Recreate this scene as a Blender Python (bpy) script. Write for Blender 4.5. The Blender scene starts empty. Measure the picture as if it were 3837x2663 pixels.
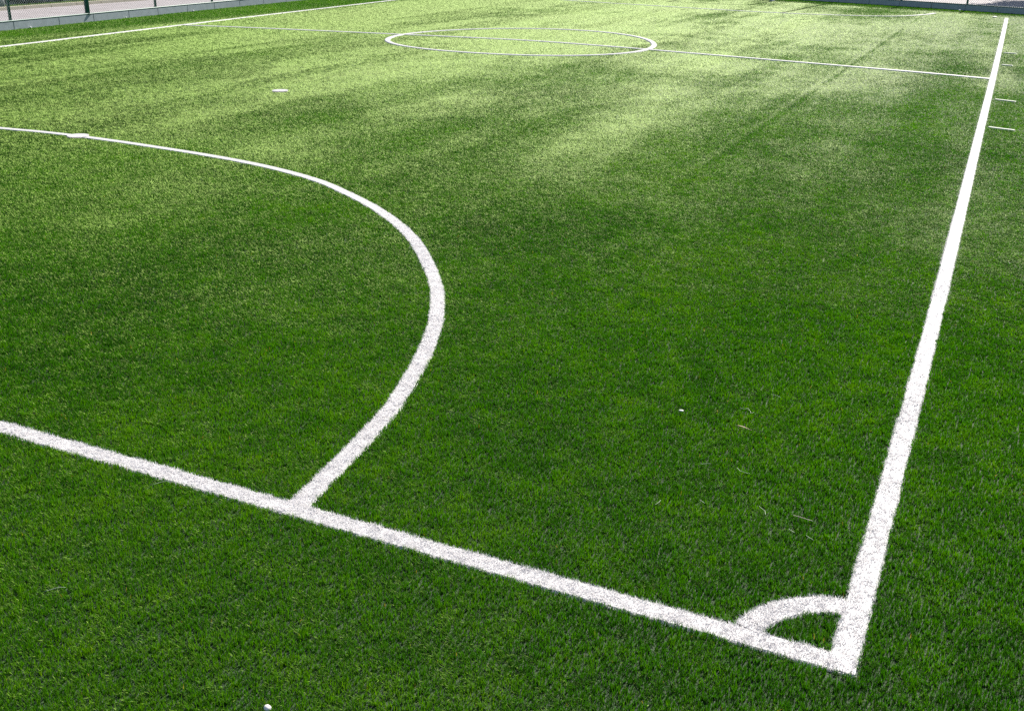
import bpy, bmesh, math, random
import numpy as np
from mathutils import Vector, Matrix

rng = np.random.default_rng(11)
random.seed(5)
scene = bpy.context.scene
C = scene.collection
R = math.radians

# ------------------------------------------------------------------ camera
CAM = np.array([0.12586, -3.208, 2.414])
YAW, PITCH, ROLL, LENS = 0.42992, -0.38892, 0.0165, 36.635
fw = Vector((-math.sin(YAW)*math.cos(PITCH), math.cos(YAW)*math.cos(PITCH), math.sin(PITCH)))
rt = Vector((math.cos(YAW), math.sin(YAW), 0)); up = rt.cross(fw)
r2 = math.cos(ROLL)*rt + math.sin(ROLL)*up
u2 = -math.sin(ROLL)*rt + math.cos(ROLL)*up
cam_data = bpy.data.cameras.new('camera'); cam = bpy.data.objects.new('camera', cam_data); C.objects.link(cam)
cam_data.lens = LENS; cam_data.sensor_width = 36; cam_data.sensor_fit = 'HORIZONTAL'
cam_data.clip_start = 0.05; cam_data.clip_end = 3000
cam.matrix_world = Matrix(((r2.x, u2.x, -fw.x, CAM[0]), (r2.y, u2.y, -fw.y, CAM[1]), (r2.z, u2.z, -fw.z, CAM[2]), (0, 0, 0, 1)))
scene.camera = cam

# ------------------------------------------------------------------ light
SUN_EL, SUN_AZ = R(38), R(5)          # azimuth measured from +Y towards +X
world = bpy.data.worlds.new('World'); scene.world = world; world.use_nodes = True
nt = world.node_tree
bg = nt.nodes['Background']
sky = nt.nodes.new('ShaderNodeTexSky'); sky.sky_type = 'NISHITA'; sky.sun_disc = False
sky.sun_elevation = SUN_EL; sky.sun_rotation = SUN_AZ
nt.links.new(sky.outputs[0], bg.inputs[0]); bg.inputs[1].default_value = 0.065
sd = bpy.data.lights.new('sun', 'SUN'); sd.energy = 5.0; sd.angle = R(0.53); sd.color = (1.0, 0.95, 0.86)
so = bpy.data.objects.new('sun', sd); C.objects.link(so)
sdir = Vector((math.sin(SUN_AZ)*math.cos(SUN_EL), math.cos(SUN_AZ)*math.cos(SUN_EL), math.sin(SUN_EL)))
so.rotation_euler = sdir.to_track_quat('Z', 'Y').to_euler(); so.location = (0, 60, 40)
vs = scene.view_settings
vs.view_transform = 'Standard'; vs.look = 'None'; vs.gamma = 1.0; vs.exposure = 1.0
scene.cycles.use_denoising = False
scene.cycles.max_bounces = 8; scene.cycles.transparent_max_bounces = 4

# ------------------------------------------------------------------ helpers
def tag(o, label=None, cat=None, group=None, kind=None):
    if label: o['label'] = label
    if cat: o['category'] = cat
    if group: o['group'] = group
    if kind: o['kind'] = kind
    return o

def link(name, me, mat=None, parent=None, loc=None):
    o = bpy.data.objects.new(name, me); C.objects.link(o)
    if mat is not None and me is not None: me.materials.append(mat)
    if parent is not None: o.parent = parent
    if loc is not None: o.location = loc
    return o

def empty(name, loc=(0, 0, 0), rz=0):
    o = bpy.data.objects.new(name, None); C.objects.link(o); o.location = loc; o.rotation_euler = (0, 0, rz)
    o.empty_display_size = 0.2
    return o

def mesh_np(name, V, F, smooth=False):
    """V (n,3), F list of (m,k) index arrays"""
    me = bpy.data.meshes.new(name)
    V = np.ascontiguousarray(V, dtype=np.float32)
    me.vertices.add(len(V)); me.vertices.foreach_set('co', V.ravel())
    loops = np.concatenate([f.ravel() for f in F]).astype(np.int32)
    sizes = np.concatenate([np.full(len(f), f.shape[1]) for f in F]).astype(np.int32)
    starts = np.concatenate([[0], np.cumsum(sizes)[:-1]]).astype(np.int32)
    me.loops.add(len(loops)); me.loops.foreach_set('vertex_index', loops)
    me.polygons.add(len(sizes)); me.polygons.foreach_set('loop_start', starts)
    try: me.polygons.foreach_set('loop_total', sizes)
    except Exception: pass
    if smooth: me.polygons.foreach_set('use_smooth', np.ones(len(sizes), dtype=bool))
    me.update(calc_edges=True)
    return me

class MB:
    def __init__(s): s.v = []; s.f = []
    def add(s, v, f):
        n = len(s.v); s.v += [tuple(p) for p in v]; s.f += [tuple(i+n for i in q) for q in f]
    def box(s, x0, x1, y0, y1, z0, z1, M=None):
        v = [Vector(p) for p in ((x0,y0,z0),(x1,y0,z0),(x1,y1,z0),(x0,y1,z0),(x0,y0,z1),(x1,y0,z1),(x1,y1,z1),(x0,y1,z1))]
        if M is not None: v = [M @ p for p in v]
        s.add(v, [(0,3,2,1),(4,5,6,7),(0,1,5,4),(1,2,6,5),(2,3,7,6),(3,0,4,7)])
    def tube(s, pts, r, n=8, cap=True):
        pts = [Vector(p) for p in pts]; rs = r if isinstance(r, (list, tuple)) else [r]*len(pts)
        rings = []
        for i, p in enumerate(pts):
            d = (pts[min(i+1, len(pts)-1)] - pts[max(i-1, 0)]).normalized()
            a = d.cross(Vector((0, 0, 1)));
            if a.length < 1e-3: a = Vector((1, 0, 0))
            a.normalize(); b = d.cross(a)
            rings.append([p + rs[i]*(math.cos(t)*a + math.sin(t)*b) for t in [2*math.pi*k/n for k in range(n)]])
        f = []
        for i in range(len(pts)-1):
            for k in range(n):
                k2 = (k+1) % n; f.append((i*n+k, i*n+k2, (i+1)*n+k2, (i+1)*n+k))
        if cap: f += [tuple(range(n))[::-1], tuple((len(pts)-1)*n+k for k in range(n))]
        s.add([p for q in rings for p in q], f)
    def build(s, name, mat, parent=None, smooth=False, bevel=0):
        me = bpy.data.meshes.new(name); me.from_pydata(s.v, [], s.f); me.update()
        bm = bmesh.new(); bm.from_mesh(me); bmesh.ops.recalc_face_normals(bm, faces=bm.faces)
        if bevel: bmesh.ops.bevel(bm, geom=list(bm.edges), offset=bevel, segments=2, affect='EDGES', clamp_overlap=True)
        bm.to_mesh(me); bm.free()
        if smooth:
            for p in me.polygons: p.use_smooth = True
        return link(name, me, mat, parent)

# ------------------------------------------------------------------ value noise (world space)
def vnoise(x, y, seed):
    g = np.random.default_rng(seed).random((128, 128))
    xi = np.floor(x).astype(int); yi = np.floor(y).astype(int)
    fx = x-xi; fy = y-yi; fx = fx*fx*(3-2*fx); fy = fy*fy*(3-2*fy)
    a = g[xi % 128, yi % 128]; b = g[(xi+1) % 128, yi % 128]; c = g[xi % 128, (yi+1) % 128]; d = g[(xi+1) % 128, (yi+1) % 128]
    return (a*(1-fx)+b*fx)*(1-fy)+(c*(1-fx)+d*fx)*fy
def fbm(x, y, seed, o=3):
    s = 0; a = 1; t = 0
    for k in range(o):
        s = s + a*vnoise(x*2**k+17.3*k, y*2**k+9.1*k, seed+k); t += a; a *= 0.55
    return s/t
def sstep(a, b, x):
    t = np.clip((x-a)/(b-a), 0, 1); return t*t*(3-2*t)

# ------------------------------------------------------------------ materials
def newmat(name):
    m = bpy.data.materials.new(name); m.use_nodes = True
    n = m.node_tree.nodes; l = m.node_tree.links
    return m, n, l, n['Principled BSDF'], n['Material Output']

def plain(name, col, rough=0.6, metal=0.0, spec=0.5, var=0.12, scale=8.0, bump=0.0):
    m, n, l, p, out = newmat(name)
    tc = n.new('ShaderNodeTexCoord'); nz = n.new('ShaderNodeTexNoise'); nz.inputs['Scale'].default_value = scale; nz.inputs['Detail'].default_value = 6
    l.new(tc.outputs['Object'], nz.inputs['Vector'])
    mx = n.new('ShaderNodeMixRGB'); mx.inputs[1].default_value = (*[c*(1-var) for c in col], 1); mx.inputs[2].default_value = (*[min(1, c*(1+var)) for c in col], 1)
    l.new(nz.outputs[0], mx.inputs[0]); l.new(mx.outputs[0], p.inputs['Base Color'])
    p.inputs['Roughness'].default_value = rough; p.inputs['Metallic'].default_value = metal
    p.inputs['Specular IOR Level'].default_value = spec
    if bump:
        b = n.new('ShaderNodeBump'); b.inputs['Strength'].default_value = bump; b.inputs['Distance'].default_value = 0.01
        l.new(nz.outputs[0], b.inputs['Height']); l.new(b.outputs[0], p.inputs['Normal'])
    return m

def fibre_mat(name, stops, rough, spec, trans, tcol):
    m, n, l, p, out = newmat(name)
    at = n.new('ShaderNodeAttribute'); at.attribute_name = 'tint'
    cr = n.new('ShaderNodeValToRGB'); e = cr.color_ramp.elements
    while len(e) > 1: e.remove(e[-1])
    e[0].position = stops[0][0]; e[0].color = (*stops[0][1], 1)
    for pos, col in stops[1:]:
        q = e.new(pos); q.color = (*col, 1)
    l.new(at.outputs['Fac'], cr.inputs[0]); l.new(cr.outputs[0], p.inputs['Base Color'])
    p.inputs['Roughness'].default_value = rough; p.inputs['Specular IOR Level'].default_value = spec
    tr = n.new('ShaderNodeBsdfTranslucent')
    mu = n.new('ShaderNodeMixRGB'); mu.blend_type = 'MULTIPLY'; mu.inputs[0].default_value = 1.0; mu.inputs[2].default_value = (*tcol, 1)
    l.new(cr.outputs[0], mu.inputs[1]); l.new(mu.outputs[0], tr.inputs['Color'])
    mx = n.new('ShaderNodeMixShader'); mx.inputs[0].default_value = trans
    l.new(p.outputs[0], mx.inputs[1]); l.new(tr.outputs[0], mx.inputs[2]); l.new(mx.outputs[0], out.inputs['Surface'])
    return m

M_turf = fibre_mat('turf_fibre', [(0.0, (0.004, 0.046, 0.001)), (0.45, (0.020, 0.120, 0.001)), (0.8, (0.052, 0.185, 0.0012)), (0.95, (0.06, 0.17, 0.005)), (1.0, (0.16, 0.17, 0.05))], 0.58, 1.0, 0.5, (2.0, 1.4, 0.5))
_p = M_turf.node_tree.nodes['Principled BSDF'].inputs
_p['Specular Tint'].default_value = (0.68, 1.0, 0.16, 1); _p['IOR'].default_value = 1.75
M_white = fibre_mat('white_fibre', [(0.0, (0.74, 0.725, 0.73)), (1.0, (0.84, 0.82, 0.825))], 0.5, 0.4, 0.42, (1, 1, 1))
M_paint = plain('white_line_base', (0.72, 0.71, 0.73), 0.7, var=0.1, scale=60)

def infill():
    m, n, l, p, out = newmat('turf_infill')
    tc = n.new('ShaderNodeTexCoord'); nz = n.new('ShaderNodeTexNoise'); nz.inputs['Scale'].default_value = 90; nz.inputs['Detail'].default_value = 5
    l.new(tc.outputs['Object'], nz.inputs['Vector'])
    cr = n.new('ShaderNodeValToRGB'); cr.color_ramp.elements[0].color = (0.005, 0.020, 0.002, 1); cr.color_ramp.elements[1].color = (0.018, 0.060, 0.005, 1)
    cr.color_ramp.elements[0].position = 0.3; cr.color_ramp.elements[1].position = 0.75
    l.new(nz.outputs[0], cr.inputs[0]); l.new(cr.outputs[0], p.inputs['Base Color'])
    p.inputs['Roughness'].default_value = 0.8
    b = n.new('ShaderNodeBump'); b.inputs['Distance'].default_value = 0.01; l.new(nz.outputs[0], b.inputs['Height']); l.new(b.outputs[0], p.inputs['Normal'])
    return m
M_infill = infill()
M_ground = plain('earth', (0.16, 0.15, 0.12), 0.9, scale=2)
M_asphalt = plain('asphalt', (0.30, 0.29, 0.28), 0.85, var=0.18, scale=40, bump=0.3)
M_kerb = plain('kerb_stone', (0.55, 0.50, 0.38), 0.8, scale=15)
M_wall = plain('cast_concrete', (0.34, 0.39, 0.41), 0.85, var=0.22, scale=6, bump=0.2)
M_cap = plain('pale_coping', (0.62, 0.64, 0.60), 0.8, var=0.1, scale=20)
M_green = plain('green_coated_steel', (0.03, 0.13, 0.10), 0.45, scale=20)
M_galv = plain('galvanised_wire', (0.13, 0.18, 0.18), 0.5, metal=0.1, scale=30)
M_pole = plain('grey_steel', (0.30, 0.33, 0.33), 0.5, metal=0.3, scale=12)
M_goal = plain('white_goal_paint', (0.62, 0.68, 0.78), 0.4, scale=10)
M_tyre = plain('tyre_rubber', (0.02, 0.02, 0.022), 0.8, scale=30)
M_rim = plain('alloy', (0.6, 0.6, 0.62), 0.25, metal=0.9, scale=10)
M_glass = plain('car_glass', (0.02, 0.025, 0.03), 0.05, spec=0.8, scale=2)
M_car1 = plain('navy_paint', (0.012, 0.014, 0.045), 0.25, var=0.03, scale=2)
M_car2 = plain('black_paint', (0.012, 0.012, 0.014), 0.25, var=0.03, scale=2)
M_car3 = plain('dark_blue_paint', (0.015, 0.02, 0.07), 0.25, var=0.03, scale=2)
M_lamp = plain('headlamp', (0.7, 0.7, 0.7), 0.1, scale=3)
M_bark = plain('bark', (0.09, 0.065, 0.045), 0.9, scale=14, bump=0.6)
M_thread = plain('loose_fibre', (0.50, 0.58, 0.42), 0.5, scale=10)
M_petal = plain('pale_petal', (0.80, 0.78, 0.74), 0.6, scale=40)
M_straw = plain('dry_leaf_straw', (0.42, 0.35, 0.20), 0.7, scale=40)
M_twig = plain('pale_twig', (0.50, 0.42, 0.36), 0.7, scale=40)
M_stone = plain('white_pebble', (0.82, 0.76, 0.73), 0.7, var=0.15, scale=40)
M_leaf = fibre_mat('tree_leaf', [(0, (0.03, 0.07, 0.015)), (1, (0.08, 0.14, 0.03))], 0.5, 0.4, 0.3, (1.1, 1.2, 0.5))
M_verge = fibre_mat('verge_grass', [(0, (0.06, 0.15, 0.012)), (1, (0.16, 0.24, 0.02))], 0.5, 0.3, 0.4, (1.2, 1.2, 0.4))

def paving():
    m, n, l, p, out = newmat('pale_paving')
    tc = n.new('ShaderNodeTexCoord')
    br = n.new('ShaderNodeTexBrick'); br.inputs['Scale'].default_value = 2.5; br.inputs['Mortar Size'].default_value = 0.012
    br.inputs['Color1'].default_value = (0.34, 0.305, 0.315, 1); br.inputs['Color2'].default_value = (0.40, 0.36, 0.37, 1); br.inputs['Mortar'].default_value = (0.27, 0.24, 0.245, 1)
    l.new(tc.outputs['Object'], br.inputs['Vector'])
    nz = n.new('ShaderNodeTexNoise'); nz.inputs['Scale'].default_value = 1.3; nz.inputs['Detail'].default_value = 8; l.new(tc.outputs['Object'], nz.inputs['Vector'])
    cr = n.new('ShaderNodeValToRGB'); cr.color_ramp.elements[0].position = 0.3; cr.color_ramp.elements[1].position = 0.7
    cr.color_ramp.elements[0].color = (0.75, 0.72, 0.72, 1); cr.color_ramp.elements[1].color = (1, 1, 1, 1)
    l.new(nz.outputs[0], cr.inputs[0])
    mu = n.new('ShaderNodeMixRGB'); mu.blend_type = 'MULTIPLY'; mu.inputs[0].default_value = 1
    l.new(br.outputs[0], mu.inputs[1]); l.new(cr.outputs[0], mu.inputs[2]); l.new(mu.outputs[0], p.inputs['Base Color'])
    p.inputs['Roughness'].default_value = 0.85
    return m
M_pave = paving()

# ------------------------------------------------------------------ ground sheets
def sheet(name, pts, z, mat, kind='structure', label=None):
    me = bpy.data.meshes.new(name); me.from_pydata([(x, y, z) for x, y in pts], [], [tuple(range(len(pts)))]); me.update()
    o = link(name, me, mat); tag(o, label, None, None, kind); return o

# boundary of the playing surface (foot of the low walls)
WL = [(-19.75, -8.0), (-20.60, 4.0), (-21.34, 14.4), (-21.50, 16.6), (-21.71, 19.4), (-21.90, 21.9), (-22.07, 24.4), (-22.28, 28.0), (-22.7, 36.0), (-23.0, 43.2)]
WB = [(-23.0, 43.2), (-14.0, 41.7), (-7.65, 39.93), (-6.25, 39.52), (-4.82, 39.05), (-3.34, 38.52), (-1.65, 37.80), (0.23, 36.97), (3.0, 35.7), (7.0, 33.8)]
sheet('ground', [(-900, -900), (900, -900), (900, 900), (-900, 900)], -0.030, M_ground, label='open ground around the sports pitch')
sheet('pavement', [(-60, -40), (60, -40), (60, 90), (-60, 90)], -0.016, M_pave, label='pale pinkish paved walkway outside the fences')
pitch_poly = WL + WB[1:] + [(7.0, -8.0)]
sheet('pitch', pitch_poly, 0.0, M_infill, label='green artificial turf five-a-side pitch')
sheet('road', [(-60, -10), (-27.75, -10), (-27.75, 60), (-60, 60)], -0.008, M_asphalt, label='asphalt parking strip beyond the grass verge')
sheet('verge_soil', [(-27.75, -10), (-26.62, -10), (-26.62, 60), (-27.75, 60)], -0.004, M_infill, label='narrow soil strip of the verge')

# ------------------------------------------------------------------ pitch markings: centre lines in metres
GOAL = [(0.0, 0.045), (-4.3, 0.058), (-9.0, 0.075), (-18.6, 0.1)]
TOUCH = [(-0.048, 0.0), (-0.046, 3.0), (-0.052, 5.0), (-0.068, 8.0), (-0.094, 12.0), (-0.125, 17.5), (-0.162, 23.0), (-0.205, 29.0), (-0.25, 34.72)]
LEFT = [(-18.2, 4.0), (-18.66, 12.41), (-18.83, 14.67), (-19.11, 18.4), (-19.38, 22.1), (-19.66, 26.7), (-19.88, 30.1), (-20.2, 35.2)]
HALF = [(-19.10, 18.31), (-16.81, 18.76), (-14.65, 19.09), (-11.96, 19.50), (-9.97, 19.70), (-7.93, 19.52), (-6.02, 19.20), (-3.71, 18.81), (-1.46, 18.41), (-0.17, 18.10)]
CIRC = [(-7.124, 19.513), (-7.164, 19.899), (-7.247, 20.277), (-7.367, 20.644), (-7.521, 21.001), (-7.709, 21.346), (-7.934, 21.676), (-8.2, 21.986), (-8.508, 22.266), (-8.859, 22.504), (-9.247, 22.688), (-9.664, 22.805), (-10.098, 22.85), (-10.533, 22.817), (-10.955, 22.71), (-11.35, 22.537), (-11.711, 22.307), (-12.032, 22.034), (-12.313, 21.728), (-12.555, 21.398), (-12.76, 21.05), (-12.93, 20.686), (-13.065, 20.308), (-13.16, 19.916), (-13.209, 19.513), (-13.203, 19.104), (-13.138, 18.698), (-13.01, 18.307), (-12.818, 17.943), (-12.568, 17.618), (-12.27, 17.341), (-11.935, 17.118), (-11.578, 16.95), (-11.208, 16.832), (-10.836, 16.759), (-10.465, 16.724), (-10.098, 16.721), (-9.734, 16.748), (-9.372, 16.805), (-9.014, 16.896), (-8.663, 17.027), (-8.326, 17.203), (-8.012, 17.427), (-7.733, 17.698), (-7.499, 18.013), (-7.319, 18.362), (-7.197, 18.735), (-7.133, 19.122), (-7.124, 19.513)]
ARC = [(-11.123, 5.99), (-10.57, 6.05), (-9.963, 6.07), (-9.273, 6.05), (-8.591, 6.0), (-7.984, 5.945), (-7.353, 5.857), (-6.707, 5.708), (-6.043, 5.47), (-5.507, 5.166), (-5.093, 4.9), (-4.777, 4.664), (-4.395, 4.333), (-4.086, 4.02), (-3.752, 3.61), (-3.432, 3.174), (-3.271, 2.918), (-3.138, 2.671), (-3.018, 2.439), (-2.92, 2.205), (-2.806, 1.9), (-2.71, 1.6), (-2.63, 1.32), (-2.563, 1.05), (-2.483, 0.52), (-2.43, 0.10)]
ARC = [(-16.6, 3.2), (-16.1, 3.95), (-15.4, 4.7), (-14.5, 5.3), (-13.4, 5.7), (-12.2, 5.9)] + ARC
FAR = [(-2.456, 35.66), (-2.607, 35.05), (-2.989, 34.1), (-3.473, 33.386), (-4.128, 32.965), (-4.815, 32.75), (-5.719, 32.56), (-6.648, 32.48), (-7.405, 32.5), (-8.174, 32.56), (-9.879, 32.84), (-11.593, 33.18), (-12.941, 33.43), (-15.016, 33.93), (-16.2, 34.6), (-17.0, 35.6)]

def resample(P, step=0.08, closed=False):
    P = np.array(P, float)
    # Catmull-Rom through the control points
    Q = np.vstack([2*P[0]-P[1], P, 2*P[-1]-P[-2]])
    if closed: Q = np.vstack([P[-2], P, P[1]])
    out = []
    for i in range(len(P)-1):
        p0, p1, p2, p3 = Q[i], Q[i+1], Q[i+2], Q[i+3]
        n = max(1, int(np.ceil(np.hypot(*(p2-p1))/step)))
        t = (np.arange(n)/n)[:, None]
        out.append(0.5*((2*p1)+(-p0+p2)*t+(2*p0-5*p1+4*p2-p3)*t*t+(-p0+3*p1-3*p2+p3)*t**3))
    out.append(P[-1:])
    return np.vstack(out)

LINES = []   # (name, polyline, half width, z of base sheet, label, category, group)
def add_line(name, pts, w, label, cat='line', group=None, closed=False, step=0.08):
    LINES.append(dict(name=name, P=resample(pts, step, closed), h=w/2, label=label, cat=cat, group=group))
add_line('goal_line', GOAL, 0.10, 'white goal line running from left edge to the near corner with the small arc')
add_line('touch_line', TOUCH, 0.098, 'long white touchline down the right side, from the near corner to the far wall', group='touchlines')
add_line('touch_line', LEFT, 0.10, 'thin distant white touchline in front of the low wall on the left', group='touchlines')
add_line('halfway_line', HALF, 0.115, 'thin white halfway line crossing the pitch through the circle')
add_line('centre_circle', CIRC, 0.115, 'white centre circle cut in two by the halfway line', cat='circle marking', closed=True)
add_line('penalty_area_line', ARC, 0.10, 'large curved white penalty area line meeting the near goal line', group='penalty area lines')
add_line('penalty_area_line', FAR, 0.10, 'far curved white penalty area line below the back wall', group='penalty area lines')
ca = [(-0.415*math.cos(a), 0.415*math.sin(a)+0.0) for a in np.linspace(R(14), R(77), 14)]
add_line('corner_arc', ca, 0.105, 'small white quarter circle inside the near corner', cat='arc marking', step=0.03)
def tick(a, b, w, lab): add_line('substitution_mark', [a, b], w, lab, cat='mark', group='substitution marks beside the touchline')
tick((0.0, 12.49), (0.316, 12.40), 0.058, 'short white tick on right touchline, nearest of the four')
tick((-0.005, 15.36), (0.291, 15.25), 0.058, 'short white tick on right touchline, second nearest, just before halfway line')
tick((-0.04, 20.62), (0.16, 20.57), 0.065, 'faint short white tick on right touchline, just beyond halfway line')
tick((-0.06, 23.20), (0.19, 23.16), 0.065, 'faint short white tick on right touchline, farthest of the four')
def spot(c, a, b, th):
    return np.array([(c[0]+a*math.cos(t)*math.cos(th)-b*math.sin(t)*math.sin(th), c[1]+a*math.cos(t)*math.sin(th)+b*math.sin(t)*math.cos(th)) for t in np.linspace(0, 2*math.pi, 33)[:-1]])
SPOTS = [('penalty_mark', (-9.935, 6.06), 0.125, 'white penalty mark bulging out of the near curved penalty area line'),
         ('penalty_mark', (-10.13, 10.325), 0.125, 'white round penalty mark alone on turf between curved line and centre circle')]

def seg_dist(X, P, h, pad):
    """distance of points X to polyline P, inf outside padded bounds; also arclength fraction index"""
    d = np.full(len(X), 1e9)
    # split the polyline in chunks of 12 segments with bounding boxes
    for i in range(0, len(P)-1, 12):
        Q = P[i:i+13]
        lo = Q.min(0)-pad; hi = Q.max(0)+pad
        k = np.nonzero((X[:, 0] > lo[0]) & (X[:, 0] < hi[0]) & (X[:, 1] > lo[1]) & (X[:, 1] < hi[1]))[0]
        if not len(k): continue
        x = X[k]; dd = np.full(len(k), 1e9)
        for a, b in zip(Q[:-1], Q[1:]):
            ab = b-a; L2 = ab@ab
            if L2 < 1e-12: continue
            t0 = (x-a)@ab/L2; t = np.clip(t0, 0, 1)
            e = x-a-t[:, None]*ab; e = np.hypot(e[:, 0], e[:, 1])
            if a is P[0] or (a == P[0]).all(): e = np.where(t0 < 0, np.maximum(e, h+0.002), e)   # ends are cut square
            if (b == P[-1]).all(): e = np.where(t0 > 1, np.maximum(e, h+0.002), e)
            dd = np.minimum(dd, e)
        d[k] = np.minimum(d[k], dd)
    return d
def edge_wob(X):      # hand painted edge: a few mm of wander
    return 0.009*(vnoise(X[:, 0]*9, X[:, 1]*9, 77)-0.5)+0.006*(vnoise(X[:, 0]*31, X[:, 1]*31, 78)-0.5)

# ------------------------------------------------------------------ blades
def lay_field(X):
    """how flat the pile lies (0 upright .. 1 matted), brushed in lanes along the pitch"""
    x, y = X[:, 0], X[:, 1]
    streak = fbm(x/0.75+y*0.012, y/9.0, 21)
    lane = fbm(x/2.3, y/16.0, 31, 2)
    patch = fbm(x/2.6+5, y/2.2, 41)
    fine = fbm(x/0.30, y/0.45, 51)
    worn = 0.58*sstep(0.8, 6.0, y + 0.25*(-x-2) + 3.0*(patch-0.5)) + 0.42*sstep(3.0, 12.0, y + 0.30*(-x-2) + 3.5*(patch-0.5) + 1.6*sstep(-1.2, 0.1, x))      # outer corner is hardly played on
    v = 0.03 + 0.95*worn*(0.55+0.5*streak) + 0.45*(patch-0.5)+0.30*(fine-0.5)+0.45*(lane-0.5)*worn
    v = v*(1-0.14*sstep(-6, -1.0, x)*sstep(7, 14, y)) + 0.18*sstep(9, 20, y)*worn + 0.16*sstep(-8, -15, x)*worn
    v = v + 0.30*sstep(0.1, 0.7, -y-0.25*(x+0.6))*sstep(-2.1, -1.5, x)*fbm(x/0.16, y/0.12, 141)
    v = v - 0.15*np.exp(-((x+2.72)/0.04)**2)*sstep(5, 9, y) + 0.10*np.exp(-((x+2.83)/0.05)**2)*sstep(5, 9, y)   # cart track
    rim = np.maximum(sstep(1.6, 0.2, x+20.6+0.0*y), sstep(2.2, 0.6, 38.3-0.35*(x+2)-y))  # unused strip along the walls stands up
    return np.clip(v*(1-0.75*rim), 0, 1)

def blade_mesh(name, X, s, lay, tint, two_seg, wscale=1.0, lscale=1.0, shrink=None, heading=None):
    """X root positions (n,2); s slant distance; builds blades as one mesh"""
    n = len(X)
    k = np.maximum(1.0, s/4.5)
    w = 0.0028*k**0.86*wscale*(0.7+0.6*rng.random(n))
    ln = 0.0235*np.minimum(k, 5)**0.12*lscale*(0.7+0.6*rng.random(n))
    if shrink is not None: w = w*shrink; ln = ln*shrink
    if heading is None: heading = R(172)-R(16)*sstep(0.50, 0.66, fbm(X[:, 0]/0.9+X[:, 1]*0.01, X[:, 1]/13.0, 91, 3))
    phi = heading + (rng.normal(0, 1, n))*(1.9-1.75*lay)
    c1 = vnoise(X[:, 0]*26, X[:, 1]*26, 101)-0.5; c2 = vnoise(X[:, 0]*21+3, X[:, 1]*21, 102)-0.5; c3 = vnoise(X[:, 0]*34, X[:, 1]*34+5, 103)
    clump = 1-0.75*lay
    phi = phi+3.4*c1*clump
    ln = ln*(1+0.55*(c3-0.5)*clump)
    th = R(25)+R(43)*lay*(1-0.40*sstep(-4, -20, X[:, 0])) + rng.normal(0, 1, n)*R(14) + R(34)*c2*clump
    th1 = th*0.55; th2 = th*1.35
    h = np.stack([np.cos(phi), np.sin(phi)], -1)
    tw = rng.normal(0, 1, n)*(0.52-0.40*lay)                 # twist of the ribbon about its run
    side = np.stack([-h[:, 1], h[:, 0], np.zeros(n)], -1)
    def dirv(t): return np.stack([h[:, 0]*np.sin(t), h[:, 1]*np.sin(t), np.cos(t)], -1)
    d1, d2 = dirv(th1), dirv(th2)
    up_ = np.cross(d1, side)
    side = side*np.cos(tw)[:, None] + up_*np.sin(tw)[:, None]
    root = np.concatenate([X, np.full((n, 1), -0.002)], 1)
    A = root + side*w[:, None]*0.5; B = root - side*w[:, None]*0.5
    if two_seg:
        mid = root + d1*(ln*0.5)[:, None]; tip = mid + d2*(ln*0.55)[:, None]
        c = side*w[:, None]*0.42
        V = np.stack([A, B, mid-c, mid+c, tip], 1).reshape(-1, 3)
        b = np.arange(n)*5
        F = [np.stack([b, b+1, b+2, b+3], -1), np.stack([b+3, b+2, b+4], -1)]
        T = np.concatenate([tint, tint])
    else:
        d = dirv(th); tip = root + d*ln[:, None]
        c = side*w[:, None]*0.5
        V = np.stack([root-c*0.9, root+c*0.9, tip], 1).reshape(-1, 3)
        b = np.arange(n)*3
        F = [np.stack([b, b+1, b+2], -1)]
        T = tint
    return V, F, T

def assemble(name, parts, mat, extra=None):
    Vs = []; Fs4 = []; Fs3 = []; T4 = []; T3 = []; off = 0
    for V, F, T in parts:
        i = 0
        for f in F:
            t = T[i:i+len(f)]; i += len(f)
            if f.shape[1] == 4: Fs4.append(f+off); T4.append(t)
            else: Fs3.append(f+off); T3.append(t)
        Vs.append(V); off += len(V)
    F = []; T = []
    if Fs4: F.append(np.concatenate(Fs4)); T += T4
    if Fs3: F.append(np.concatenate(Fs3)); T += T3
    me = mesh_np(name, np.concatenate(Vs), F)
    at = me.attributes.new('tint', 'FLOAT', 'FACE'); at.data.foreach_set('value', np.concatenate(T).astype(np.float32))
    return me

def density(s):
    k = np.maximum(1.0, s/4.5)
    w = 0.0028*k**0.86; ln = 0.0235*np.minimum(k, 5)**0.12
    lai = np.interp(s, [2.5, 6, 12, 25, 45], [1.7, 1.75, 1.5, 1.2, 1.05])
    return lai/(w*ln*0.62)

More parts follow.
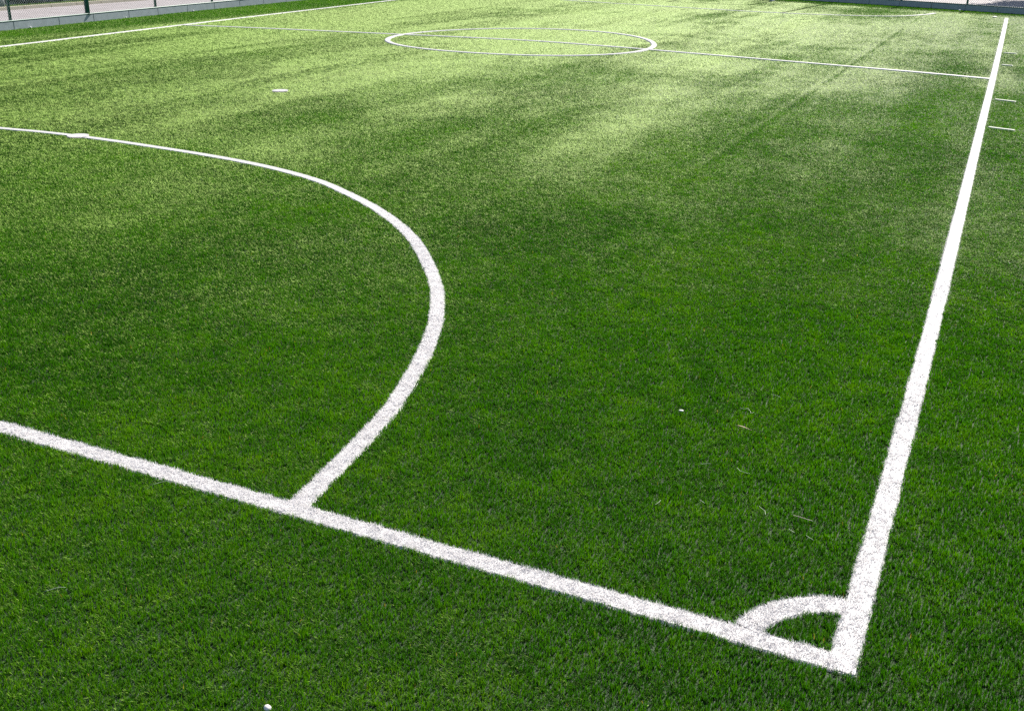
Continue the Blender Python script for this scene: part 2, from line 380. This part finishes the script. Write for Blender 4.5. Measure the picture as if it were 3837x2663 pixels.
def sample_roots():
    a0, a1 = R(-17), R(66)             # bearings from +Y towards -X seen from below the camera
    rr = np.linspace(1.2, 56, 1200); s = np.hypot(rr, CAM[2]); den = density(s)
    cdf = np.concatenate([[0], np.cumsum((den*rr)[:-1]*np.diff(rr))])*(a1-a0)
    N = int(cdf[-1])
    r = np.interp(rng.random(N)*cdf[-1], cdf, rr); a = a0+(a1-a0)*rng.random(N)
    X = np.stack([CAM[0]-r*np.sin(a), CAM[1]+r*np.cos(a)], -1)
    # keep on the pitch
    xl = np.interp(X[:, 1], [p[1] for p in WL], [p[0] for p in WL])
    yb = np.interp(X[:, 0], [p[0] for p in WB], [p[1] for p in WB])
    keep = (X[:, 0] > xl+0.02) & (X[:, 1] < yb-0.02) & (X[:, 0] < 7)
    # thin out beyond the picture's edges
    P3 = np.concatenate([X, np.zeros((len(X), 1))], 1)-CAM
    f = P3@np.array(fw); px = P3@np.array(r2)/f*1042; py = P3@np.array(u2)/f*1042
    out = (np.abs(px) > 512+60) | (np.abs(py) > 355+50)
    keep &= ~(out & (rng.random(len(X)) > 0.3))
    return X[keep]

X = sample_roots()
s = np.sqrt((X[:, 0]-CAM[0])**2+(X[:, 1]-CAM[1])**2+CAM[2]**2)
# tufts: near roots are gathered on a stitched grid
near = s < 9
g = 0.0125*np.maximum(1, s/5)
Xt = (np.floor(X/g[:, None])+0.5)*g[:, None]
j1 = vnoise(Xt[:, 0]*311, Xt[:, 1]*277, 5)-0.5; j2 = vnoise(Xt[:, 0]*293+7, Xt[:, 1]*331, 6)-0.5
Xt = Xt + np.stack([j1, j2], -1)*g[:, None]*1.2 + rng.normal(0, 1, X.shape)*g[:, None]*0.22
X = np.where(near[:, None], Xt, X)
dline = np.full(len(X), 1e9); inside = np.zeros(len(X), bool); wob = edge_wob(X)
for Ld in LINES:
    d = seg_dist(X, Ld['P'], Ld['h'], 0.25)-Ld['h']+wob
    dline = np.minimum(dline, d)
for nm, c, rad, lab in SPOTS:
    dline = np.minimum(dline, np.hypot(X[:, 0]-c[0], X[:, 1]-c[1])-rad)
keep = dline > 0.001
X, s, dline = X[keep], s[keep], dline[keep]
lay = lay_field(X)
big = fbm(X[:, 0]/1.7, X[:, 1]/2.4, 61); mid_ = fbm(X[:, 0]/0.12, X[:, 1]/0.12, 71, 2)
tint = np.clip(0.42+0.55*(big-0.5)+0.5*(mid_-0.5)+rng.normal(0, 0.14, len(X)), 0, 0.93)
tint[rng.random(len(X)) < 0.0015] = 1.0
shrink = np.clip(0.7+dline/0.16, 0.7, 1.0); shrink = np.where(s < 8, 1.0, shrink)
m2 = rng.random(len(s)) > sstep(7, 19, s)
parts = []
for m, two in ((m2, True), (~m2, False)):
    parts.append(blade_mesh('turf', X[m], s[m], lay[m], tint[m], two, shrink=shrink[m]))
turf = link('turf', assemble('turf', parts, M_turf), M_turf)
tag(turf, 'short green artificial turf covering the pitch', kind='stuff')
open('/tmp/nb','w').write(str(len(X))) if False else None

# ------------------------------------------------------------------ the markings themselves: white pile on a white backing
def strip_base(P, h, z):
    d = np.gradient(P, axis=0); d /= np.linalg.norm(d, axis=1)[:, None]
    nrm = np.stack([-d[:, 1], d[:, 0]], -1)
    A = P+nrm*h*0.97; B = P-nrm*h*0.97; n = len(P)
    sd_ = np.sqrt(((P-CAM[:2])**2).sum(1)+CAM[2]**2); zz = z+np.interp(sd_, [4, 12, 24], [0.001, 0.004, 0.011])
    V = np.concatenate([np.c_[A, zz], np.c_[B, zz], np.c_[A, zz], np.c_[P+nrm*(h*0.97+0.016), zz*0-0.003], np.c_[B, zz], np.c_[P-nrm*(h*0.97+0.016), zz*0-0.003]])
    i = np.arange(n-1)
    return V, [np.concatenate([np.stack([i+n, i+1+n, i+1, i], -1), np.stack([i+2*n, i+1+2*n, i+1+3*n, i+3*n], -1), np.stack([i+5*n, i+1+5*n, i+1+4*n, i+4*n], -1)])], np.full(3*(n-1), 0.9)

M_worn = fibre_mat('worn_white_fibre', [(0.0, (0.44, 0.50, 0.40)), (1.0, (0.60, 0.64, 0.56))], 0.5, 0.4, 0.42, (1, 1, 1))
def white_blades(Xw):
    sw = np.sqrt(((Xw-CAM[:2])**2).sum(1)+CAM[2]**2)
    lw = np.clip(lay_field(Xw)*0.4+0.3, 0, 1)
    tw = rng.random(len(Xw))
    sh = np.interp(sw, [6, 14], [1.0, 0.55])
    out = []
    m = sw < 10
    for q, two in ((m, True), (~m, False)):
        if q.any(): out.append(blade_mesh('w', Xw[q], sw[q], lw[q], tw[q], two, wscale=1.15, lscale=0.85, shrink=sh[q]))
    return out

zbase = 0.007
for i, Ld in enumerate(LINES):
    P = Ld['P']; h = Ld['h']
    seg = np.hypot(*np.diff(P, axis=0).T); cum = np.concatenate([[0], np.cumsum(seg)])
    # blade count along the line follows the local density
    midp = (P[1:]+P[:-1])/2; sm = np.sqrt(((midp-CAM[:2])**2).sum(1)+CAM[2]**2)
    cnt = density(sm)*1.9*seg*2*h*np.where(sm < 8, 1, 2.2); c = np.concatenate([[0], np.cumsum(cnt)])
    N = int(c[-1])
    u = np.interp(rng.random(N)*c[-1], c, cum)
    px = np.interp(u, cum, P[:, 0]); py = np.interp(u, cum, P[:, 1])
    d = np.gradient(P, axis=0); d /= np.linalg.norm(d, axis=1)[:, None]
    dx = np.interp(u, cum, d[:, 0]); dy = np.interp(u, cum, d[:, 1])
    v = (rng.random(N)*2-1)*(h+0.002)
    Xw = np.stack([px-dy*v, py+dx*v], -1)
    ok = np.abs(v)-h+edge_wob(Xw) < 0.001
    Xw = Xw[ok]
    parts = [strip_base(P, h-0.004, zbase+0.0005*(-2 if Ld['name'] == 'corner_arc' else i-6 if Ld['name'] == 'penalty_area_line' else i))] + white_blades(Xw)
    mt = M_worn if Ld['name'] == 'substitution_mark' else M_white
    o = link(Ld['name'], assemble(Ld['name'], parts, mt), mt)
    tag(o, Ld['label'], Ld['cat'], Ld['group'])
for i, (nm, c, rad, lab) in enumerate(SPOTS):
    N = int(density(math.hypot(rad, np.hypot(c[0]-CAM[0], c[1]-CAM[1])))*math.pi*rad*rad*3)
    r_ = rad*np.sqrt(rng.random(N)); a_ = rng.random(N)*2*np.pi
    Xw = np.stack([c[0]+r_*np.cos(a_), c[1]+r_*np.sin(a_)], -1)
    t = np.linspace(0, 2*np.pi, 41)[:-1]; z = 0.013+0.0005*(len(LINES)+i)
    V = np.concatenate([[[c[0], c[1], z]], np.c_[c[0]+rad*np.cos(t), c[1]+rad*np.sin(t), np.full(40, z)]])
    k = np.arange(40); F = [np.stack([np.zeros(40, int), 1+k, 1+(k+1) % 40], -1)]
    o = link(nm, assemble(nm, [(V, F, np.full(40, 0.4))]+white_blades(Xw), M_white), M_white)
    tag(o, lab, 'mark', 'penalty marks')

# ------------------------------------------------------------------ low concrete walls
def poly_at(P, u):
    P = np.array(P); seg = np.hypot(*np.diff(P, axis=0).T); cum = np.concatenate([[0], np.cumsum(seg)])
    x = np.interp(u, cum, P[:, 0]); y = np.interp(u, cum, P[:, 1])
    e = 0.05; d = np.array([np.interp(u+e, cum, P[:, 0])-np.interp(u-e, cum, P[:, 0]), np.interp(u+e, cum, P[:, 1])-np.interp(u-e, cum, P[:, 1])]); d /= np.hypot(*d)
    return np.array([x, y]), d
def poly_u(P, axis, val):
    P = np.array(P); seg = np.hypot(*np.diff(P, axis=0).T); cum = np.concatenate([[0], np.cumsum(seg)])
    o = np.argsort(P[:, axis]); return float(np.interp(val, P[o, axis], cum[o]))

def low_wall(P, joints, label, side, H=0.185, T=0.16):
    """panels between joints; side = +1 when the outside is to the left of the run"""
    root = empty('concrete_wall', (*poly_at(P, joints[0])[0], 0))
    tag(root, label, 'wall', 'low concrete walls round the pitch')
    body = MB(); cap = MB()
    for a, b in zip(joints[:-1], joints[1:]):
        p, _ = poly_at(P, a+0.012); q, _ = poly_at(P, b-0.012)
        d = (q-p)/np.hypot(*(q-p)); nn = np.array([-d[1], d[0]])*side
        for mb, z0, z1, o0, o1 in ((body, -0.02, H, 0, T), (cap, H, H+0.02, 0.012, T-0.012)):
            c = [p+nn*o0, q+nn*o0, q+nn*o1, p+nn*o1]
            v = [(x, y, z0) for x, y in c]+[(x, y, z1) for x, y in c]
            mb.add(v, [(0, 3, 2, 1), (4, 5, 6, 7), (0, 1, 5, 4), (1, 2, 6, 5), (2, 3, 7, 6), (3, 0, 4, 7)])
        # dark mortar pier recessed in the joint
        p2, d2 = poly_at(P, b); n2 = np.array([-d2[1], d2[0]])*side
        c = [p2-d2*0.011+n2*0.02, p2+d2*0.011+n2*0.02, p2+d2*0.011+n2*(T-0.02), p2-d2*0.011+n2*(T-0.02)]
        v = [(x, y, -0.02) for x, y in c]+[(x, y, H-0.01) for x, y in c]
        body.add(v, [(0, 3, 2, 1), (4, 5, 6, 7), (0, 1, 5, 4), (1, 2, 6, 5), (2, 3, 7, 6), (3, 0, 4, 7)])
    for mb, nm, mt in ((body, 'wall_panel', M_wall), (cap, 'coping', M_cap)):
        o = mb.build(nm, mt, None); o.parent = root; o.matrix_parent_inverse = Matrix.Translation(-root.location)
    return root
uL = [poly_u(WL, 1, y) for y in (15.17, 16.63, 17.85, 19.2, 20.41, 21.73)]
jL = [uL[0]-1.25*k for k in range(12, 0, -1)] + uL + [uL[-1]+1.3*k for k in range(1, 12)]
low_wall(WL, jL, 'low grey concrete wall along the left side of the pitch', +1)
uB = [poly_u(WB, 0, x) for x in (-5.02, -3.9, -2.79, -1.65, -0.6)]
jB = [uB[0]-1.22*k for k in range(13, 0, -1)] + uB + [uB[-1]+1.22*k for k in range(1, 5)]
low_wall(WB, jB, 'low shaded concrete wall behind the far goal line', +1)

# ------------------------------------------------------------------ chain link fences
def wire_mesh(P, u0, u1, z0, z1, off, pitch=0.07, r=0.0052):
    us = np.arange(u0, u1, pitch); nz = int((z1-z0)/(pitch/2))
    zz = z0+np.arange(nz+1)*pitch/2
    V = []; F = []; n = 0
    Pn = np.array(P); seg = np.hypot(*np.diff(Pn, axis=0).T); cum = np.concatenate([[0], np.cumsum(seg)])
    def pos(u):
        x = np.interp(u, cum, Pn[:, 0]); y = np.interp(u, cum, Pn[:, 1])
        dx = np.interp(u+.1, cum, Pn[:, 0])-np.interp(u-.1, cum, Pn[:, 0]); dy = np.interp(u+.1, cum, Pn[:, 1])-np.interp(u-.1, cum, Pn[:, 1]); L = np.hypot(dx, dy)
        return np.stack([x-dy/L*off, y+dx/L*off], -1), np.stack([-dy/L, dx/L], -1)
    for ui in us:
        u = ui+np.where(np.arange(nz+1) % 2 == 0, 0.0, pitch*0.98)
        p, nn = pos(u)
        ring = []
        for k in range(3):
            a = 2*np.pi*k/3
            ring.append(np.c_[p+nn*(r*np.cos(a)), zz+r*np.sin(a)])
        V.append(np.stack(ring, 1).reshape(-1, 3))
        i = np.arange(nz)*3+n
        for k in range(3):
            k2 = (k+1) % 3
            F.append(np.stack([i+k, i+k2, i+3+k2, i+3+k], -1))
        n += (nz+1)*3
    return mesh_np('wire_mesh', np.concatenate(V), [np.concatenate(F)])

def fence(P, u0, u1, H, posts, label, side, extra_tall=None):
    p0, _ = poly_at(P, u0)
    root = empty('chain_link_fence', (*p0, 0)); tag(root, label, 'fence', 'chain link fences round the pitch')
    inv = Matrix.Translation(-root.location)
    def par(o): o.parent = root; o.matrix_parent_inverse = inv; return o
    par(link('wire_mesh', wire_mesh(P, u0, u1, 0.21, H, 0.03*side), M_galv))
    for z, nm in ((0.204, 'bottom_rail'), (H, 'top_rail')):
        mb = MB(); us = np.linspace(u0, u1, 30); pts = []
        for u in us:
            p, d = poly_at(P, u); nn = np.array([-d[1], d[0]])*side
            pts.append((*(p+nn*(0.012 if z < 0.5 else 0.03)), z))
        mb.tube(pts, 0.017, 8); par(mb.build(nm, M_green, None, True))
    for u, rad, hh in posts:
        p, d = poly_at(P, u); nn = np.array([-d[1], d[0]])*side; c = p+nn*0.06
        mb = MB(); mb.tube([(*c, 0.19), (*c, hh), (*c, hh+0.03)], [rad, rad, rad*0.55], 12)
        mb.tube([(*c, 0.203), (*c, 0.215)], rad*1.6, 12)
        par(mb.build('post', M_green, None, True))
    return root
yp = [(12.6, .036), (15.15, .036), (17.72, .062), (20.4, .036), (23.0, .036), (25.6, .036), (28.2, .036)]
fence(WL, poly_u(WL, 1, 8.5), poly_u(WL, 1, 30), 1.5, [(poly_u(WL, 1, y), r_, 1.5) for y, r_ in yp], 'green chain link fence standing on the left wall', +1)
xp = [-13.5, -11.2, -8.75, -6.30, -3.88, -1.63, 0.75, 3.1]
fence(WB, poly_u(WB, 0, -14), poly_u(WB, 0, 4.5), 1.25, [(poly_u(WB, 0, x), 0.05 if x == -6.30 else 0.034, 5.6 if x == -6.30 else 1.27) for x in xp], 'dark green chain link fence standing on the back wall', +1)

# ------------------------------------------------------------------ verge, kerb, pole, cars
kb = MB()
for k in range(36):
    y0 = 2+k*1.0; kb.box(-26.62, -26.50, y0+0.006, y0+0.994, -0.03, 0.075)
tag(kb.build('kerb', M_kerb, None, bevel=0.008), 'pale stone kerb edging the paved walkway', kind='structure')
n = 26000
Xv = np.stack([-27.74+1.11*rng.random(n), 12+18*rng.random(n)], -1)
V, F, T = blade_mesh('v', Xv, np.full(n, 9.0), np.full(n, 0.1), rng.random(n), True, wscale=1.6, lscale=2.2)
tag(link('verge_grass', assemble('verge_grass', [(V, F, T)], M_verge), M_verge), 'bright grass verge between walkway and parked cars', kind='stuff')

mb = MB(); mb.tube([(-26.95, 19.62, -0.02), (-26.95, 19.62, 0.25), (-26.95, 19.62, 4.2)], [0.075, 0.07, 0.05], 14)
pole = empty('street_lamp', (-26.95, 19.62, 0)); tag(pole, 'grey steel lamp post standing in the grass verge', 'lamp post')
def par0(o, root): o.parent = root; o.matrix_parent_inverse = root.matrix_world.inverted() if False else Matrix.Translation(-root.location); return o
par0(mb.build('pole', M_pole, None, True), pole)
mb = MB(); mb.tube([(-26.95, 19.62, 4.15), (-26.75, 19.62, 4.45), (-26.2, 19.62, 4.55)], 0.035, 10); par0(mb.build('arm', M_pole, None, True), pole)
mb = MB(); mb.box(-26.4, -25.95, 19.5, 19.74, 4.5, 4.6); par0(mb.build('lamp_head', M_pole, None, bevel=0.02), pole)

def make_car(paint):
    root = empty('parked_car')
    # nose towards +X; profile in x,z (nose at x = 0)
    prof = [(0.02, 0.24), (0.0, 0.42), (-0.04, 0.62), (-0.16, 0.74), (-0.95, 0.90), (-1.65, 1.38), (-2.1, 1.46), (-3.0, 1.43), (-3.75, 1.02), (-4.1, 0.95), (-4.2, 0.6), (-4.16, 0.26)]
    W = 0.72
    mb = MB(); vs_ = []; 
    secs = [(-W, 0.94), (-W*0.86, 1.0), (W*0.86, 1.0), (W, 0.94)]
    for yy, sc in secs:
        for x, z in prof:
            inset = 0.0 if z < 0.9 else 0.12*(z-0.9)/0.5
            vs_.append((x*sc-0.06*(1-sc)*3, yy*(1-inset*1.4), 0.24+(z-0.24)*(0.985 if sc < 1 else 1)))
    m = len(prof); f = []
    for a in range(3):
        for i in range(m):
            j = (i+1) % m; f.append((a*m+i, a*m+j, (a+1)*m+j, (a+1)*m+i))
    f += [tuple(range(m)), tuple(3*m+i for i in range(m))[::-1]]
    mb.add(vs_, f)
    body = mb.build('body', paint, root, bevel=0.03)
    for nm, pts in (('windscreen', [(-0.99, 0.935), (-1.62, 1.37)]), ('rear_window', [(-3.06, 1.41), (-3.70, 1.06)])):
        g = MB(); (xa, za), (xb, zb) = pts; o_ = 0.012
        g.add([(xa+o_, -0.55, za+o_), (xa+o_, 0.55, za+o_), (xb+o_, 0.48, zb+o_), (xb+o_, -0.48, zb+o_)] if nm == 'windscreen' else [(xa-o_, -0.5, za+o_), (xa-o_, 0.5, za+o_), (xb-o_, 0.54, zb+o_), (xb-o_, -0.54, zb+o_)], [(0, 1, 2, 3)])
        g.build(nm, M_glass, root)
    for sgn in (-1, 1):
        g = MB(); g.add([(-1.15, sgn*0.735, 0.95), (-3.5, sgn*0.735, 0.98), (-3.0, sgn*0.665, 1.36), (-1.72, sgn*0.665, 1.33)], [(0, 1, 2, 3)]); g.build('side_window', M_glass, root)
        g = MB(); g.box(-0.16, 0.012, sgn*0.5-0.14, sgn*0.5+0.14, 0.58, 0.68); g.build('headlight', M_lamp, root, bevel=0.02)
        g = MB(); g.box(-1.28, -1.10, sgn*0.80-0.07, sgn*0.80+0.07, 0.96, 1.08); g.build('wing_mirror', paint, root, bevel=0.02)
        for x in (-0.62, -3.32):
            wr = empty('wheel', (x, sgn*0.64, 0.30)); wr.parent = root
            t = MB(); prof_w = [(-0.10, 0.20), (-0.10, 0.27), (-0.07, 0.30), (0.07, 0.30), (0.10, 0.27), (0.10, 0.20)]
            N_ = 28; vv = [(r_*math.cos(2*math.pi*k/N_), yy, r_*math.sin(2*math.pi*k/N_)) for k in range(N_) for yy, r_ in prof_w]
            ff = [(k*6+i, ((k+1) % N_)*6+i, ((k+1) % N_)*6+(i+1) % 6, k*6+(i+1) % 6) for k in range(N_) for i in range(6)]
            t.add(vv, ff); t.build('tyre', M_tyre, wr, True)
            q = MB(); q.tube([(0, sgn*0.05, 0), (0, sgn*0.085, 0)], 0.055, 12)
            for k in range(5):
                a = 2*math.pi*k/5; Mx = Matrix.Rotation(a, 4, 'Y')
                q.box(0.03, 0.195, sgn*0.07-0.012, sgn*0.07+0.012, -0.022, 0.022, Mx)
            vv = [(r_*math.cos(2*math.pi*k/N_), yy, r_*math.sin(2*math.pi*k/N_)) for k in range(N_) for yy, r_ in ((-0.09, 0.185), (-0.09, 0.203), (0.095, 0.203), (0.095, 0.185))]
            ff = [(k*4+i, ((k+1) % N_)*4+i, ((k+1) % N_)*4+(i+1) % 4, k*4+(i+1) % 4) for k in range(N_) for i in range(4)]
            q.add(vv, ff); q.build('rim', M_rim, wr, True)
    return root
for paint, y, x, lab in ((M_car2, 19.62, -27.35, 'black car parked nose to the verge behind the lamp post'),
                         (M_car1, 22.12, -27.05, 'navy car with alloy wheels parked nose to the verge, middle of three'),
                         (M_car3, 24.35, -27.05, 'dark blue car parked nose to the verge, farthest along the fence')):
    c = make_car(paint); c.location = (x-0.42, y, -0.008); tag(c, lab, 'car', 'cars parked beyond the verge')

# ------------------------------------------------------------------ far goal
goal = empty('futsal_goal', (-8.45, 38.2, 0)); tag(goal, 'pale blue steel goal at the far end, only its right post foot in view', 'goal')
def gp(o): o.parent = goal; o.matrix_parent_inverse = Matrix.Translation(-goal.location); return o
gx0, gx1, gy = -11.45, -8.45, 38.25
for x in (gx1, gx0):
    mb = MB(); mb.tube([(x, gy, -0.005), (x, gy, 2.0)], 0.04, 14); gp(mb.build('goal_post', M_goal, None, True))
mb = MB(); mb.tube([(gx0-0.04, gy, 2.0), (gx1+0.04, gy, 2.0)], 0.04, 14); gp(mb.build('crossbar', M_goal, None, True))
for x in (gx1, gx0):
    mb = MB(); mb.tube([(x, gy, 2.0), (x, gy+0.5, 1.98), (x, gy+0.95, 0.03), (x, gy+0.03, 0.03)], 0.02, 10); gp(mb.build('side_frame', M_goal, None, True))
mb = MB(); mb.tube([(gx0, gy+0.95, 0.03), (gx1, gy+0.95, 0.03)], 0.02, 10); gp(mb.build('ground_bar', M_goal, None, True))

# ------------------------------------------------------------------ tree beyond the back wall (its shade falls on the paving)
def tree(x, y, H, cr, label):
    root = empty('tree', (x, y, 0)); tag(root, label, 'tree')
    mb = MB(); mb.tube([(0, 0, -0.05), (0.05, 0.02, 1.2), (0.0, 0.1, 2.4), (0.1, 0.1, H*0.75)], [0.2, 0.16, 0.13, 0.05], 10)
    for k in range(8):
        a = k*2.4; z = 2.0+0.35*k; L = cr*(0.55+0.4*random.random())
        mb.tube([(0.02, 0.05, z), (L*0.5*math.cos(a), L*0.5*math.sin(a), z+0.5), (L*math.cos(a), L*math.sin(a), z+1.3)], [0.07, 0.045, 0.015], 7)
    mb.build('trunk', M_bark, root, True)
    n = 9000
    cl = rng.normal(0, 1, (60, 3)); cl /= np.linalg.norm(cl, axis=1)[:, None]; cl *= (0.35+0.65*rng.random((60, 1)))
    ci = rng.integers(0, 60, n)
    p = cl[ci]*np.array([cr, cr, (H-2.2)/2])+np.array([0, 0, (H+2.2)/2])+rng.normal(0, 1, (n, 3))*np.array([.33, .33, .26])
    a = rng.normal(0, 1, (n, 3)); a /= np.linalg.norm(a, axis=1)[:, None]
    b = np.cross(a, rng.normal(0, 1, (n, 3))); b /= np.linalg.norm(b, axis=1)[:, None]
    L = (0.10+0.08*rng.random(n))[:, None]
    V = np.stack([p-a*L, p-b*L*0.45, p+a*L, p+b*L*0.45], 1).reshape(-1, 3); i = np.arange(n)*4
    link('crown', assemble('crown', [(V, [np.stack([i, i+1, i+2, i+3], -1)], rng.random(n))], M_leaf), M_leaf, root)
tree(1.6, 48.6, 7.2, 2.7, 'leafy tree beyond the back wall, shading the paving at right')

# ------------------------------------------------------------------ litter on the turf
def smooth_path(pts, n=8):
    return [tuple(p) for p in np.array([np.interp(np.linspace(0, len(pts)-1, n*(len(pts)-1)+1), np.arange(len(pts)), [q[k] for q in pts]) for k in range(3)]).T]
def thread(pts, r, label, mat=M_thread, name='loose_fibre', cat='fibre', group='pale loose fibres lying on the turf', z=0.022):
    pts3 = [(x, y, z+0.004*math.sin(7*i)) for i, (x, y) in enumerate(pts)]
    c = np.mean(pts3, axis=0)
    mb = MB(); mb.tube([tuple(np.array(p)-c) for p in smooth_path(pts3, 4)], r, 5)
    o = mb.build(name, mat, None, True); o.location = c; tag(o, label, cat, group)
    return o
thread([(-0.885, 1.985), (-0.868, 1.972), (-0.853, 1.978), (-0.845, 1.99), (-0.825, 1.965), (-0.818, 1.945), (-0.806, 1.972)], 0.0008, 'zigzag white fibre above the dry straw leaf')
thread([(-0.735, 1.300), (-0.715, 1.270), (-0.685, 1.262), (-0.665, 1.262)], 0.0008, 'bent white fibre midway between straw leaf and pale twig')
thread([(-0.560, 0.985), (-0.525, 0.950), (-0.515, 0.915)], 0.0008, 'faint curved fibre left of the pale twig')
thread([(-0.400, 0.850), (-0.370, 0.825)], 0.0008, 'short pale fibre below the twig, the left one of a pair')
thread([(-0.322, 0.830), (-0.285, 0.800)], 0.0008, 'short pale fibre below the twig, the right one of a pair')
thread([(-0.985, 0.785), (-0.975, 0.812), (-0.972, 0.83)], 0.0008, 'small hooked fibre in the middle, left of the other threads')
thread([(-0.905, 1.255), (-0.880, 1.272), (-0.860, 1.275)], 0.0008, 'thin fibre left of the bent white fibre')
thread([(-0.77, 2.245), (-0.735, 2.230), (-0.715, 2.215)], 0.0008, 'short fibre farthest from camera above the zigzag fibre')
thread([(-0.815, 0.92), (-0.785, 0.895)], 0.0008, 'tiny pale fibre near the goal line side of the curved fibre')
thread([(-3.12, -0.075), (-3.09, -0.03), (-3.07, -0.01)], 0.0008, 'pale fibre just outside the goal line at left')
thread([(-2.90, -0.895), (-2.87, -0.855), (-2.845, -0.845)], 0.0008, 'pale feathery fibre on the dark turf at lower left')
thread([(-0.405, 0.975), (-0.36, 0.965), (-0.315, 0.955)], 0.0014, 'pale pinkish twig lying on turf near the corner', M_twig, 'twig', 'twig', None)
lf = MB()
L = 10; vv = []; 
for i in range(L+1):
    t = i/L; w = 0.0048*math.sin(math.pi*min(1, 0.12+t*0.88))**0.8*(1-t*0.6)
    x = -0.040+0.080*t; y = -0.012*math.sin(t*2.2)+0.018*(0.5-t); z = 0.006*math.sin(t*3)
    vv += [(x, y-w, z+0.003), (x, y, z), (x, y+w, z+0.003)]
ff = []
for i in range(L):
    for k in range(2): ff.append((i*3+k, i*3+k+1, (i+1)*3+k+1, (i+1)*3+k))
lf.add(vv, ff); o = lf.build('dry_leaf', M_straw, None, True); o.location = (-0.805, 1.75, 0.022); o.modifiers.new('thick', 'SOLIDIFY').thickness = 0.0012
tag(o, 'narrow straw coloured dry leaf on the turf', 'leaf')

def lump(name, loc, r, sq, mat, label, cat, group=None, seed=0):
    bm = bmesh.new(); bmesh.ops.create_icosphere(bm, subdivisions=3, radius=r); rnd = random.Random(seed)
    a = [Vector((rnd.uniform(-1, 1), rnd.uniform(-1, 1), rnd.uniform(-1, 1))).normalized() for _ in range(7)]
    for v in bm.verts:
        n_ = v.co.normalized(); f_ = 1+sum(0.10*max(0, n_.dot(q))**3*(1 if i % 2 else -1.2) for i, q in enumerate(a))
        v.co = Vector((v.co.x*f_*sq[0], v.co.y*f_*sq[1], v.co.z*f_*sq[2]))
    me = bpy.data.meshes.new(name); bm.to_mesh(me); bm.free()
    for p_ in me.polygons: p_.use_smooth = True
    o = link(name, me, mat, None, loc); tag(o, label, cat, group); return o
lump('pebble', (-1.735, -1.043, 0.016), 0.0135, (1, 0.9, 0.8), M_stone, 'white pebble on the turf at the bottom edge, left of centre', 'pebble', None, 3)
lump('petal', (-1.163, 1.802, 0.024), 0.013, (1.0, 0.75, 0.35), M_petal, 'white curled petal on the turf, left of the straw leaf', 'petal', None, 5)
for x, y, r_, lab in ((-21.36, 15.6, 0.035, 'white scrap at the foot of the left wall, nearest one'), (-21.83, 21.9, 0.03, 'white scrap at the foot of the left wall, farthest one'), (-21.62, 19.0, 0.025, 'small whitish scrap at the foot of the left wall, middle one')):
    lump('paper_scrap', (x, y, 0.028), r_, (1, 0.8, 0.9), M_petal, lab, 'litter', 'scraps along the left wall', int(x*-100))
lump('paper_scrap', (-0.60, 34.9, 0.024), 0.05, (1.6, 0.9, 0.35), M_petal, 'white scrap beside the far end of the right touchline', 'litter', 'scraps near the far corner', 9)
lump('paper_scrap', (-1.80, 37.45, 0.03), 0.035, (1, 0.9, 0.7), M_petal, 'white scrap at the foot of the back wall', 'litter', 'scraps near the far corner', 12)
